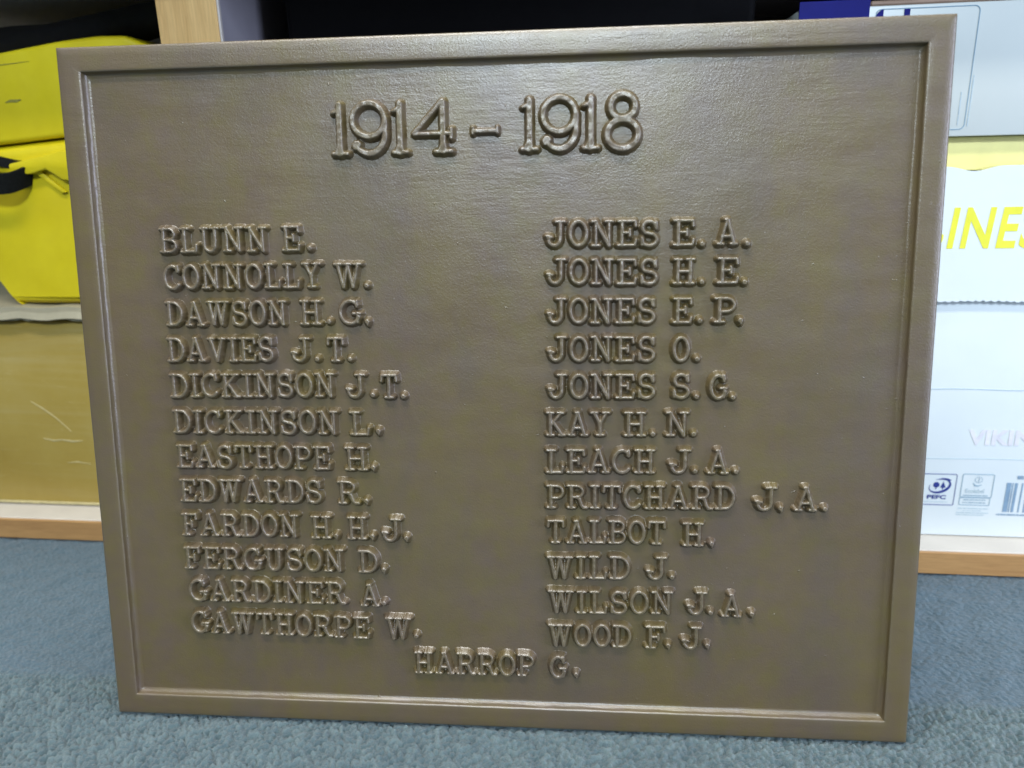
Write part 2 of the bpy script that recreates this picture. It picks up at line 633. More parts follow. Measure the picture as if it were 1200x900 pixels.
paper = shelf_empty('paper_pad', -0.18, 0.024, BT + 0.1731)
tag(paper, 'crumpled grey white paper pad between the yellow case and brown parcel', 'paper')
r_ = random.Random(4)
pts = []
n = 60
for i in range(n + 1):
    x = -0.17 + 0.305 * i / n
    pts.append((x, 0.0002 + max(0, 0.0014 * math.sin(i * 0.9) + r_.uniform(-0.001, 0.0012))))
for i in range(n, -1, -1):
    x = -0.17 + 0.305 * i / n
    pts.append((x, 0.0118 + 0.0006 * math.sin(i * 0.7)))
bm = bmesh.new()
add_prism(bm, pts, 0.0, 0.24)
# slumped front lip
add_ribbon(bm, [((-0.165 + 0.295 * k / 24, -0.0012 - 0.0012 * abs(math.sin(k * 1.3)), 0.0050 + 0.0009 * math.sin(k * 1.7)), (0, 0.35, 1)) for k in range(25)], 0.006, 0.0008)
link_bm('paper_sheets', bm, M_PAPER, paper)

CZ = BT + 0.1731 + 0.0127
case = shelf_empty('yellow_case', -0.15, 0.030, CZ)
tag(case, 'bright yellow plastic tool case with black strap standing left of the plaque', 'tool case')


def cu_(u, z):
    return (u + 0.15, z - CZ)


bm = bmesh.new()
body = [(-0.302, 0.3238), (-0.262, 0.285), (-0.2149, 0.2242), (-0.2062, 0.2080), (-0.2000, CZ), (-0.060, CZ), (-0.050, 0.212), (-0.043, 0.3438)]
add_prism(bm, [cu_(*p) for p in body], 0.0012, 0.225, 0.009, 5)
cb = link_bm('case_body', bm, M_YELLOW, case, 40)
bm = bmesh.new()
lid = [(-0.304, 0.3250), (-0.1892, 0.3335), (-0.1346, 0.3380), (-0.042, 0.3452), (-0.046, 0.3985), (-0.0700, 0.4090), (-0.0934, 0.4095), (-0.1252, 0.4070), (-0.1725, 0.4010), (-0.300, 0.386)]
add_prism(bm, [cu_(*p) for p in lid], 0.0, 0.225, 0.004, 4)
link_bm('lid', bm, M_YELLOW, case, 40)
bm = bmesh.new()
# flange under the seam
fl = [(-0.300, 0.3060), (-0.1931, 0.3125), (-0.1635, 0.3105), (-0.1490, 0.3140), (-0.1360, 0.3055), (-0.043, 0.300), (-0.043, 0.3330), (-0.1346, 0.3275), (-0.1500, 0.3240), (-0.175, 0.3195), (-0.1931, 0.3165), (-0.300, 0.3105)]
add_prism(bm, [cu_(*p) for p in fl], -0.007, 0.02, 0.0014, 2)
link_bm('flange', bm, M_YELLOW, cb, 40)
bm = bmesh.new()
add_prism(bm, [cu_(*p) for p in ((-0.168, 0.3160), (-0.161, 0.3160), (-0.1380, 0.2960), (-0.1425, 0.2950))], -0.0022, 0.01, 0.001, 2)
link_bm('rib', bm, M_YELLOW, cb, 40)
# webbing strap looped round the flange
P = []
for u_, y_, z_ in ((-0.255, -0.010, 0.326), (-0.222, -0.013, 0.3245), (-0.200, -0.012, 0.3235), (-0.187, -0.010, 0.3215), (-0.1765, -0.004, 0.3180), (-0.173, 0.003, 0.3165)):
    c_ = cu_(u_, z_)
    P.append(((c_[0], y_, c_[1]), (0.18, 0.1, 1)))
bm = bmesh.new()
add_ribbon(bm, P, 0.0078, 0.0016)
P = []
for u_, y_, z_ in ((-0.255, -0.014, 0.3125), (-0.222, -0.018, 0.3095), (-0.2000, -0.0190, 0.3062), (-0.1860, -0.018, 0.3040), (-0.1760, -0.0135, 0.3045), (-0.1690, -0.006, 0.3080), (-0.1665, 0.004, 0.3115)):
    c_ = cu_(u_, z_)
    P.append(((c_[0], y_, c_[1]), (0.28, -0.25, 1)))
add_ribbon(bm, P, 0.0165, 0.0022)
link_bm('strap', bm, M_BLACKWEB, case, 30)
bm = bmesh.new()
add_stroke(bm, [cu_(*p) for p in ((-0.1765, 0.3645), (-0.172, 0.3656), (-0.167, 0.3655), (-0.163, 0.3662))], [0.0002, 0.0010, 0.0011, 0.0003], -0.0004, 0.0001)
link_bm('scuff', bm, M_DIRT, case)
bm = bmesh.new()
add_stroke(bm, [cu_(*p) for p in ((-0.1925, 0.3905), (-0.170, 0.3920), (-0.150, 0.3935))], [0.0001, 0.0003, 0.0001], -0.0004, 0.0001)
link_bm('scuff', bm, M_DIRT, case)

bag = shelf_empty('black_bag', -0.13, 0.05, CZ + 0.19)
tag(bag, 'dark folded cloth bag lying in shadow on top of the yellow case', 'bag')
bm = bmesh.new()
path = []
for k in range(30):
    t = k / 29
    u_ = -0.33 + 0.302 * t
    zc = 0.391 + 0.037 * t + 0.003 * math.sin(7 * t)
    rr = 0.0125 + 0.004 * math.sin(3.2 * t) - 0.0045 * max(0, t - 0.6)
    path.append((u_ + 0.13, 0.02 + 0.004 * math.sin(5 * t), zc - CZ - 0.19, rr))
rings = []
for x, y, z, rr in path:
    rings.append([bm.verts.new((x, y + 1.5 * rr * math.cos(a), z + rr * math.sin(a) * (1 + 0.1 * math.sin(3 * a + x * 40)))) for a in [6.2832 * j / 20 for j in range(20)]])
for a, b in zip(rings, rings[1:]):
    for j in range(20):
        bm.faces.new((a[j], a[(j + 1) % 20], b[(j + 1) % 20], b[j]))
bm.faces.new(rings[0])
bm.faces.new(rings[-1])
link_bm('folded_cloth', bm, M_BLACKBAG, bag, 60)

# ------------------------------------------------------------------ middle bay: black case the plaque leans on
bc = empty('black_case', (0.225, 0.0690, BT + 0.0125))
tag(bc, 'black plastic case the plaque leans against, tall back added to darken the middle bay', 'case')
bm = bmesh.new()
add_box(bm, (-0.175, 0.0, 0.0), (0.150, 0.42, 0.335), 0.004, 3)
add_box(bm, (-0.168, 0.185, 0.32), (0.180, 0.415, 0.4285), 0.006, 3)  # tall rear block added so the middle bay stays dark
link_bm('case_shell', bm, M_BLACKCASE, bc, 40)
for x in (-0.10, 0.08):
    bm = bmesh.new()
    add_box(bm, (x - 0.012, 0.10, 0.3352), (x + 0.012, 0.16, 0.341), 0.002, 2)
    link_bm('catch', bm, M_BLACKCASE, bc, 40)

# ------------------------------------------------------------------ right bay: cartons
car = shelf_empty('paper_carton', 0.60, 0.027, BT + 0.0003)
tag(car, 'white copier paper carton with yellow lettering on its lid, lowest on the right', 'carton')


def cr(u, z):
    return (u - 0.60, z - BT - 0.0003)


bm = bmesh.new()
add_box(bm, (-0.145, 0.0, 0.0), (0.155, 0.26, 0.262), 0.002, 2)
body_ = link_bm('carton_body', bm, M_WHITE, car, 40)
# lid: front panel with torn top edge and perforated lower edge, shell behind
r_ = random.Random(9)
lo, hi = [], []
N = 90
ua, ub_ = 0.450, 0.760
for i in range(N * 2 + 1):
    u_ = ua + (ub_ - ua) * i / (N * 2)
    lo.append(cr(u_, 0.2078 + (0.0008 if i % 3 == 0 else 0.0) + 0.0004 * math.sin(i * 0.13) + r_.uniform(-0.0002, 0.0002)))
    t = max(0.0, 1 - abs(u_ - 0.541) / 0.019)
    dip = 0.0034 * t * t * (3 - 2 * t)
    hi.append(cr(u_, 0.3019 - dip + 0.0001 * math.sin(u_ * 70)))
bm = bmesh.new()
add_prism(bm, lo + hi[::-1], -0.0052, -0.0012)
add_box(bm, (-0.1495, -0.0012, 0.2634), (0.1595, 0.262, 0.2795), 0.0008, 1)
add_box(bm, (-0.1495, -0.0012, 0.190), (-0.1465, 0.262, 0.2634), 0.0005, 1)
add_box(bm, (0.1565, -0.0012, 0.190), (0.1595, 0.262, 0.2634), 0.0005, 1)
lid_ = link_bm('lid', bm, M_WHITE, car)
x_, z_ = cr(0.5382, 0.2469)
wd = text_mesh('printed_word', 'BUSINESS', 0.0284, x_ - 0.0648, z_, -0.0054, M_YELINK, lid_, bold=0.0009, shear=0.10, xs=0.72, space=1.12)
for v in wd.data.vertices:            # first three letters shifted left to stay hidden behind the plaque
    if v.co.x < x_ - 0.0648 + 0.0508 + 0.0028 * (v.co.z - z_) / 0.0284:
        v.co.x -= 0.007

# seams, ghost print, marks on the carton body
bm = bmesh.new()
add_stroke(bm, [cr(0.46 + 0.29 * k / 30, 0.1406 + 0.0004 * math.sin(k * 0.8)) for k in range(31)], 0.00028, -0.0003, 0.0001)
add_stroke(bm, [cr(0.46 + 0.29 * k / 30, 0.0848 + 0.0003 * math.sin(k * 0.6)) for k in range(31)], 0.00016, -0.0003, 0.0001)
link_bm('flap_seam', bm, M_INKPALE, body_)
x_, z_ = cr(0.566, 0.0970)
text_mesh('faint_print', 'VIKING', 0.0120, x_, z_, -0.0003, M_GHOST, body_, bold=0.0006, xs=1.10)

bm = bmesh.new()
add_stroke(bm, [cr(*p) for p in rrect(0.5350, 0.0456, 0.5618, 0.0717, 0.0012, 3)], 0.00022, -0.0003, 0.0001, True)
ox, oz = 0.5500, 0.0617
ring, hw = [], []
for k in range(41):
    a = R(-215 + 300 * k / 40)
    q = R(20)
    ex_, ez_ = 0.0078 * math.cos(a), 0.0052 * math.sin(a)
    ring.append(cr(ox + ex_ * math.cos(q) - ez_ * math.sin(q), oz + ex_ * math.sin(q) + ez_ * math.cos(q)))
    hw.append(0.0001 + 0.00085 * max(0, math.sin(math.pi * k / 40)) ** 1.5)
add_stroke(bm, ring, hw, -0.0003, 0.0001)
# upper sweep of the emblem
ring, hw = [], []
for k in range(21):
    a = R(100 - 85 * k / 20)
    q = R(20)
    ex_, ez_ = 0.0083 * math.cos(a), 0.0060 * math.sin(a)
    ring.append(cr(ox + ex_ * math.cos(q) - ez_ * math.sin(q), oz + ex_ * math.sin(q) + ez_ * math.cos(q)))
    hw.append(0.00005 + 0.0013 * (k / 20) ** 2)
add_stroke(bm, ring, hw, -0.00034, 0.0001)


def blob(cx, cz, rx, rz, y0=-0.0003):
    c_ = cr(cx, cz)
    add_prism(bm, [(c_[0] + rx * math.cos(6.2832 * j / 18), c_[1] + rz * math.sin(6.2832 * j / 18)) for j in range(18)], y0, 0.0001)


blob(0.5475, 0.0626, 0.0023, 0.0023)
add_prism(bm, [cr(*p) for p in ((0.5470, 0.0590), (0.5478, 0.0590), (0.5477, 0.0610), (0.5472, 0.0610))], -0.0003, 0.0001)
add_prism(bm, [cr(*p) for p in ((0.5505, 0.0604), (0.5545, 0.0604), (0.5525, 0.0655))], -0.0003, 0.0001)
add_prism(bm, [cr(*p) for p in ((0.5521, 0.0588), (0.5528, 0.0588), (0.5528, 0.0606), (0.5521, 0.0606))], -0.0003, 0.0001)
emb = link_bm('tree_emblem', bm, M_INKBLUE, body_)
x_, z_ = cr(0.5415, 0.0508)
text_mesh('emblem_lettering', 'PEFC', 0.0033, x_, z_, -0.0003, M_INKBLUE, emb, bold=0.00012, xs=1.45)

bm = bmesh.new()
add_stroke(bm, [cr(*p) for p in rrect(0.5660, 0.0528, 0.5888, 0.0722, 0.0010, 3)], 0.00022, -0.0003, 0.0001, True)
add_stroke(bm, [cr(*p) for p in rrect(0.5660, 0.0462, 0.5882, 0.0524, 0.0006, 3)], 0.0002, -0.0003, 0.0001, True)
for k in range(12):
    a = 6.2832 * k / 12
    c_ = cr(0.5778 + 0.0027 * math.cos(a), 0.0676 + 0.0023 * math.sin(a))
    add_stroke(bm, [(c_[0] - 0.0003, c_[1]), (c_[0] + 0.0003, c_[1])], 0.0003, -0.0003, 0.0001)
add_stroke(bm, [cr(*p) for p in ((0.5740, 0.0650), (0.5756, 0.0628), (0.5778, 0.0624), (0.5806, 0.0634))], [0.0002, 0.0006, 0.0004, 0.0001], -0.0003, 0.0001)
add_stroke(bm, [cr(*p) for p in ((0.5778, 0.0660), (0.5782, 0.0690))], 0.0002, -0.0003, 0.0001)


def scribble(u0, u1, z, hh, seed):
    """too small to read: a row of uneven ticks"""
    q = random.Random(seed)
    u_ = u0
    while u_ < u1:
        w_ = q.uniform(0.0005, 0.0014)
        add_stroke(bm, [cr(u_, z), cr(min(u_ + w_, u1), z)], hh, -0.0003, 0.0001)
        u_ += w_ + q.choice((0.0002, 0.0002, 0.0006))


scribble(0.5680, 0.5865, 0.0543, 0.0003, 1)
scribble(0.5690, 0.5850, 0.0506, 0.00035, 2)
scribble(0.5685, 0.5850, 0.0482, 0.00035, 3)
eco = link_bm('flower_emblem', bm, M_INKGREY, body_)
x_, z_ = cr(0.5690, 0.0566)
text_mesh('emblem_lettering', 'Ecolabel', 0.0036, x_, z_, -0.0003, M_INKPALE, eco, xs=0.86)
bm = bmesh.new()
scribble(0.5655, 0.5885, 0.0432, 0.0003, 4)
scribble(0.5695, 0.5835, 0.0413, 0.0002, 5)
scribble(0.5650, 0.5885, 0.0395, 0.0003, 6)
scribble(0.5650, 0.5855, 0.0377, 0.0003, 7)
scribble(0.5360, 0.5570, 0.0482, 0.0002, 8)
link_bm('small_print', bm, M_INKPALE, body_)
bm = bmesh.new()
q = random.Random(21)
u_ = 0.5985
first = [0.0034, 0.0007, 0.0008, 0.0010, 0.0020, 0.0030, 0.0010, 0.0028]
i = 0
while u_ < 0.634:
    w_ = first[i] if i < len(first) else q.choice((0.0006, 0.0012, 0.0018, 0.0024))
    if i % 2 == 0:
        a, b = cr(u_, 0.0412), cr(u_ + w_, 0.0657)
        add_prism(bm, [(a[0], a[1]), (b[0], a[1]), (b[0], b[1]), (a[0], b[1])], -0.0003, 0.0001)
    u_ += w_
    i += 1
scribble(0.5945, 0.630, 0.0388, 0.0006, 14)
scribble(0.6052, 0.625, 0.0704, 0.0014, 15)
link_bm('barcode', bm, M_INKBAR, body_)

yel = shelf_empty('yellow_card_box', 0.60, 0.028, 0.2990)
tag(yel, 'flat pale yellow card box between the two white cartons', 'card box')
bm = bmesh.new()
add_box(bm, (-0.145, 0.0, 0.0), (0.155, 0.25, 0.0222), 0.0012, 2)
link_bm('card_body', bm, M_YELCARD, yel, 40)

top = shelf_empty('stationery_box', 0.60, 0.020, 0.32155)
tag(top, 'white and navy stationery box with thin outlined panel, topmost on the right', 'box')
ZT = 0.32155


def tb(u, z):
    return (u - 0.60, z - ZT)


bm = bmesh.new()
add_box(bm, (-0.1845, 0.0, 0.0), (0.165, 0.26, 0.083), 0.0012, 2)
tbo = link_bm('box_body', bm, M_TOPBOX, top, 40)
bm = bmesh.new()
add_box(bm, (-0.1849, -0.0004, 0.0005), (0.4598 - 0.60, 0.0004, 0.0872), 0.0002, 1)
link_bm('navy_panel', bm, M_NAVY, tbo)
bm = bmesh.new()
add_box(bm, (0.4605 - 0.60, 0.0012, 0.0832), (0.165, 0.26, 0.0862), 0.0008, 1)
link_bm('lid_flap', bm, M_KRAFT, tbo)
bm = bmesh.new()
add_stroke(bm, [tb(*p) for p in rrect(0.4640, 0.3262, 0.5282, 0.4022, 0.0035, 6)], 0.00028, -0.0003, 0.0001, True)
link_bm('printed_outline', bm, M_INKGREY, tbo)
bm = bmesh.new()
add_prism(bm, [tb(*p) for p in ((0.4630, 0.394), (0.4686, 0.394), (0.4686, 0.4020), (0.4672, 0.4020), (0.4650, 0.4002), (0.4636, 0.3975))], -0.0004, 0.0001)
add_prism(bm, [tb(*p) for p in ((0.4815, 0.394), (0.4852, 0.394), (0.4852, 0.4019), (0.4815, 0.4019))], -0.0004, 0.0001)
link_bm('printed_mark', bm, M_NAVY, tbo)
bm = bmesh.new()
for (ua_, za_), (ub2, zb2), sd in (((0.5300, 0.328), (0.5300, 0.360), 31), ((0.5236, 0.329), (0.5236, 0.3497), 32)):
    q = random.Random(sd)
    z_ = za_
    while z_ < zb2:
        w_ = q.uniform(0.0006, 0.0016)
        add_stroke(bm, [tb(ua_, z_), tb(ub2, z_ + w_)], 0.00035, -0.0003, 0.0001)
        z_ += w_ + q.choice((0.0002, 0.0003, 0.0007))
link_bm('small_print', bm, M_INKPALE, tbo)

# ------------------------------------------------------------------ the bronze plaque
LEAN = R(8.417316)
FR = 0.0042
PW, PH = 0.460, 0.38313
plq = empty('memorial_plaque', (0, 0, 0), (R(90) - LEAN, 0, 0))
tag(plq, 'brown cast bronze plaque of raised names and dates, propped upright on blue carpet', 'plaque')

st = 0.002
xs = np.linspace(0.0135, PW - 0.0135, 217)
ys = np.linspace(0.0135, PH - 0.0135, 180)
X, Y = np.meshgrid(xs, ys)
Z = -FR + 0.00005 * smooth_noise(X, Y, 0.06, 41) + 0.000012 * smooth_noise(X, Y, 0.012, 42)
me, used = grid_mesh('face_panel', X, Y, Z)
link_me('face_panel', me, M_BRONZE, plq)
bm = bmesh.new()
add_box(bm, (0.001, 0.001, -0.0122), (PW - 0.001, PH - 0.001, -0.0075), 0.0004, 1)
link_bm('back_plate', bm, M_BRONZE, plq)


def build_rim():
    prof = [(0.0006, -0.0120), (0.0002, -0.0100), (0.0, -0.0060), (0.0001, -0.0016), (0.00035, -0.0008), (0.0009, -0.00025), (0.0017, 0.0),
            (0.0050, 0.00004), (0.0090, 0.00004), (0.0120, 0.0), (0.0127, -0.00010), (0.01305, -0.00042), (0.01312, -0.0008)]
    rubv = [0, 0, 0, .1, .35, .3, .1, 0, 0, .1, .6, .6, .2]
    for k in range(9):    # cove into the field
        t = k / 8
        a = R(188 + 78 * t)
        prof.append((0.0132 + 0.0028 * (1 + math.cos(a)), -0.0009 + 0.00332 * math.sin(a)))
        rubv.append(0.1 if k < 6 else 0.0)
    prof.append((0.0168, -FR - 0.0003))
    rubv.append(0)
    NP = len(prof)
    N = 260
    corners = [(0, 0), (1, 0), (1, 1), (0, 1)]
    cols, rub = [], []
    for s in range(4):
        c0, c1 = corners[s], corners[(s + 1) % 4]
        for k in range(N):
            t = k / N
            col = []
            for j, (d, z) in enumerate(prof):
                a = (d + (PW - 2 * d) * c0[0], d + (PH - 2 * d) * c0[1])
                b = (d + (PW - 2 * d) * c1[0], d + (PH - 2 * d) * c1[1])
                x, y = a[0] + (b[0] - a[0]) * t, a[1] + (b[1] - a[1]) * t
                col.append((x, y, z))
            cols.append(col)
    A = np.array(cols)                              # (4N, NP, 3)
    q = np.arange(4 * N) / N * 0.4
    w = 0.00004 * smooth_noise(q[:, None] + np.zeros((1, NP)), np.arange(NP)[None, :] * 0.004 + np.zeros((4 * N, 1)), 0.018, 51) + 0.00002 * smooth_noise(q[:, None] + np.zeros((1, NP)), np.arange(NP)[None, :] * 0.002 + np.zeros((4 * N, 1)), 0.005, 52)
    edge = np.array([1.0 if 9 <= j <= NP - 3 else (0.6 if j in (3, 4, 5) else 0.2) for j in range(NP)])
    edge[0:3] = 0.3
    fade = np.minimum(1, np.minimum((np.arange(4 * N) % N), N - (np.arange(4 * N) % N)) / 4.0)[:, None]
    wx = w * edge[None, :] * fade
    for s in range(4):
        sl = slice(s * N, (s + 1) * N)
        nrm = [(0, 1), (-1, 0), (0, -1), (1, 0)][s]
        A[sl, :, 0] += wx[sl] * nrm[0]
        A[sl, :, 1] += wx[sl] * nrm[1]
    B = np.concatenate([A, A[:1]], 0)
    nr, nc = B.shape[:2]
    idx = (np.arange(nr * nc).reshape(nr, nc)) % (4 * N * NP)
    qd = np.stack([idx[:-1, :-1], idx[1:, :-1], idx[1:, 1:], idx[:-1, 1:]], -1).reshape(-1, 4)
    me = bpy.data.meshes.new('rim')
    me.vertices.add(4 * N * NP)
    me.vertices.foreach_set('co', A.reshape(-1).astype(np.float32))
    me.loops.add(qd.size)
    me.loops.foreach_set('vertex_index', qd.ravel().astype(np.int32))
    me.polygons.add(len(qd))
    me.polygons.foreach_set('loop_start', (np.arange(len(qd)) * 4).astype(np.int32))
    me.update(calc_edges=True)
    me.validate()
    set_attr(me, 'rub', np.tile(np.array(rubv), 4 * N))
    o = link_me('rim', me, M_BRONZE, plq, 50)


build_rim()


# ---- raised lettering: a slab-serif skeleton alphabet cast as a relief
def arc(cx, cy, rx, ry, a0, a1, n=14):
    return [(cx + rx * math.cos(R(a0 + (a1 - a0) * k / n)), cy + ry * math.sin(R(a0 + (a1 - a0) * k / n))) for k in range(n + 1)]


T, H_ = 0.051, 0.039      # half widths of stems and of thin strokes
B0, B1 = 0.05, 0.95       # centre lines of base and cap serifs


def ser(x, y, l=0.13, r=0.13):
    return ([(x - l, y), (x + r, y)], H_)


def bulb(x, y, r=0.085):
    return ([(x, y), (x + 0.001, y)], r)


def glyphs():
    G = {}
    G['A'] = (0.86, [([(0.40, 0.93), (0.15, B0)], H_), ([(0.43, 0.95), (0.70, B0)], T), ([(0.24, 0.33), (0.62, 0.33)], H_), ser(0.15, B0, .10, .12), ser(0.70, B0, .12, .11), ([(0.34, B1), (0.45, B1)], H_)])
    G['B'] = (0.74, [([(0.19, B0), (0.19, B1)], T), ([(0.05, B1), (0.42, B1)] + arc(0.42, 0.735, 0.21, 0.215, 90, -90) + [(0.19, 0.52)], H_), ([(0.42, 0.52)] + arc(0.42, 0.285, 0.26, 0.235, 90, -90) + [(0.05, B0)], H_)])
    G['C'] = (0.74, [(arc(0.39, 0.5, 0.33, 0.45, 42, 318, 24), T), ([(0.63, 0.95), (0.63, 0.72)], H_), bulb(0.62, 0.76, 0.06)])
    G['D'] = (0.78, [([(0.19, B0), (0.19, B1)], T), ([(0.05, B1), (0.36, B1)] + arc(0.36, 0.5, 0.36, 0.45, 90, -90, 20) + [(0.05, B0)], H_ + .006)])
    G['E'] = (0.74, [([(0.19, B0), (0.19, B1)], T), ([(0.05, B1), (0.66, B1), (0.68, 0.76)], H_), ([(0.05, B0), (0.66, B0), (0.70, 0.25)], H_), ([(0.19, 0.52), (0.46, 0.52)], H_), ([(0.47, 0.40), (0.47, 0.64)], H_)])
    G['F'] = (0.72, [([(0.19, B0), (0.19, B1)], T), ([(0.05, B1), (0.64, B1), (0.66, 0.74)], H_), ([(0.19, 0.52), (0.45, 0.52)], H_), ([(0.46, 0.40), (0.46, 0.64)], H_), ser(0.19, B0, .14, .15)])
    G['G'] = (0.80, [(arc(0.40, 0.5, 0.34, 0.45, 42, 335, 24), T), ([(0.64, 0.95), (0.64, 0.73)], H_), ([(0.66, 0.46), (0.66, 0.10)], H_), ([(0.50, 0.45), (0.76, 0.45)], H_)])
    G['H'] = (0.84, [([(0.20, B0), (0.20, B1)], T), ([(0.64, B0), (0.64, B1)], T), ([(0.20, 0.50), (0.64, 0.50)], H_), ser(0.20, B0), ser(0.20, B1), ser(0.64, B0), ser(0.64, B1)])
    G['I'] = (0.42, [([(0.21, B0), (0.21, B1)], T), ser(0.21, B0, .15, .15), ser(0.21, B1, .15, .15)])
    G['J'] = (0.80, [([(0.58, B1)] + [(0.58, 0.34)] + arc(0.36, 0.32, 0.22, 0.27, 0, -160, 14), T), bulb(0.16, 0.36, 0.085), ser(0.58, B1, .16, .16), ([(0.08, 0.40), (0.27, 0.37)], H_)])
    G['K'] = (0.84, [([(0.20, B0), (0.20, B1)], T), ([(0.64, B1), (0.22, 0.44)], H_), ([(0.34, 0.56), (0.68, B0)], T), ser(0.20, B0), ser(0.20, B1), ser(0.62, B1, .12, .12), ser(0.68, B0, .12, .12)])
    G['L'] = (0.72, [([(0.21, B0), (0.21, B1)], T), ([(0.06, B0), (0.63, B0), (0.67, 0.30)], H_), ser(0.21, B1, .15, .15)])
    G['N'] = (0.86, [([(0.19, B0), (0.19, B1)], H_), ([(0.18, B1), (0.66, B0)], T), ([(0.67, B0), (0.67, B1)], H_), ser(0.19, B0, .13, .13), ([(0.05, B1), (0.20, B1)], H_), ser(0.67, B1, .13, .13)])
    G['O'] = (0.72, [(arc(0.36, 0.5, 0.30, 0.45, 0, 360, 32), T)])
    G['P'] = (0.74, [([(0.19, B0), (0.19, B1)], T), ([(0.05, B1), (0.42, B1)] + arc(0.42, 0.70, 0.25, 0.25, 90, -90) + [(0.19, 0.45)], H_), ser(0.19, B0, .14, .15)])
    G['R'] = (0.84, [([(0.19, B0), (0.19, B1)], T), ([(0.05, B1), (0.42, B1)] + arc(0.42, 0.72, 0.23, 0.23, 90, -90) + [(0.19, 0.49)], H_), ([(0.42, 0.49), (0.52, 0.42), (0.60, 0.16), (0.68, B0), (0.80, B0)], T), ser(0.19, B0, .13, .13)])
    G['S'] = (0.70, [([(0.58, 0.73)] + arc(0.35, 0.72, 0.24, 0.23, 35, 235, 14) + arc(0.35, 0.27, 0.27, 0.23, 65, -150, 16) + [(0.10, 0.26)], T), ([(0.60, 0.93), (0.60, 0.68)], H_), ([(0.09, 0.08), (0.09, 0.34)], H_)])
    G['T'] = (0.76, [([(0.38, B0), (0.38, B1)], T), ([(0.06, 0.72), (0.08, B1), (0.68, B1), (0.70, 0.72)], H_), ser(0.38, B0, .15, .15)])
    G['U'] = (0.82, [([(0.19, B1), (0.19, 0.34)] + arc(0.41, 0.34, 0.22, 0.29, 180, 360, 16) + [(0.63, B1)], T), ser(0.19, B1), ser(0.63, B1)])
    G['V'] = (0.84, [([(0.17, B1), (0.43, 0.06)], T), ([(0.69, B1), (0.45, 0.06)], H_), ser(0.17, B1, .12, .12), ser(0.69, B1, .12, .12)])
    G['W'] = (1.02, [([(0.16, B1), (0.33, 0.06)], T), ([(0.35, 0.06), (0.51, 0.93)], H_), ([(0.51, 0.93), (0.67, 0.06)], T), ([(0.69, 0.06), (0.87, B1)], H_), ser(0.16, B1, .11, .12), ser(0.51, B1, .11, .11), ser(0.87, B1, .12, .11)])
    G['Y'] = (0.82, [([(0.17, B1), (0.41, 0.48)], T), ([(0.66, B1), (0.41, 0.48)], H_), ([(0.41, 0.48), (0.41, B0)], T), ser(0.17, B1, .12, .12), ser(0.66, B1, .12, .12), ser(0.41, B0, .14, .14)])
    return G


GL = glyphs()
SPC = 0.085


def word_strokes(word, x0, x1, y0, cap, tilt=0.0):
    nat = sum(GL[c][0] for c in word) + SPC * (len(word) - 1)
    sx_ = (x1 - x0) / nat
    out = []
    x = 0.0
    for c in word:
        w_, strokes = GL[c]
        jy = r_let.uniform(-0.012, 0.012)
        jr = r_let.uniform(-0.012, 0.012)
        for P, hw in strokes:
            Q = [(x0 + (x + px + jr * (py - 0.5)) * sx_, y0 + tilt * (x / nat) + (py + jy) * cap) for px, py in P]
            out.append((Q, hw * cap * r_let.uniform(0.96, 1.05), 1.0))
        x += w_ + SPC
    return out


def dot_strokes(ch, x, y):
    """full stops, some with a little run of metal below them"""
    out = [([(x, y), (x + 0.01, y)], 1.15, 1.0)]
    if ch == ',':
        out.append(([(x + 0.15, y), (x + 0.35, y - 1.2), (x + 0.30, y - 2.1)], [0.85, 0.45, 0.15], 0.8))
    return out


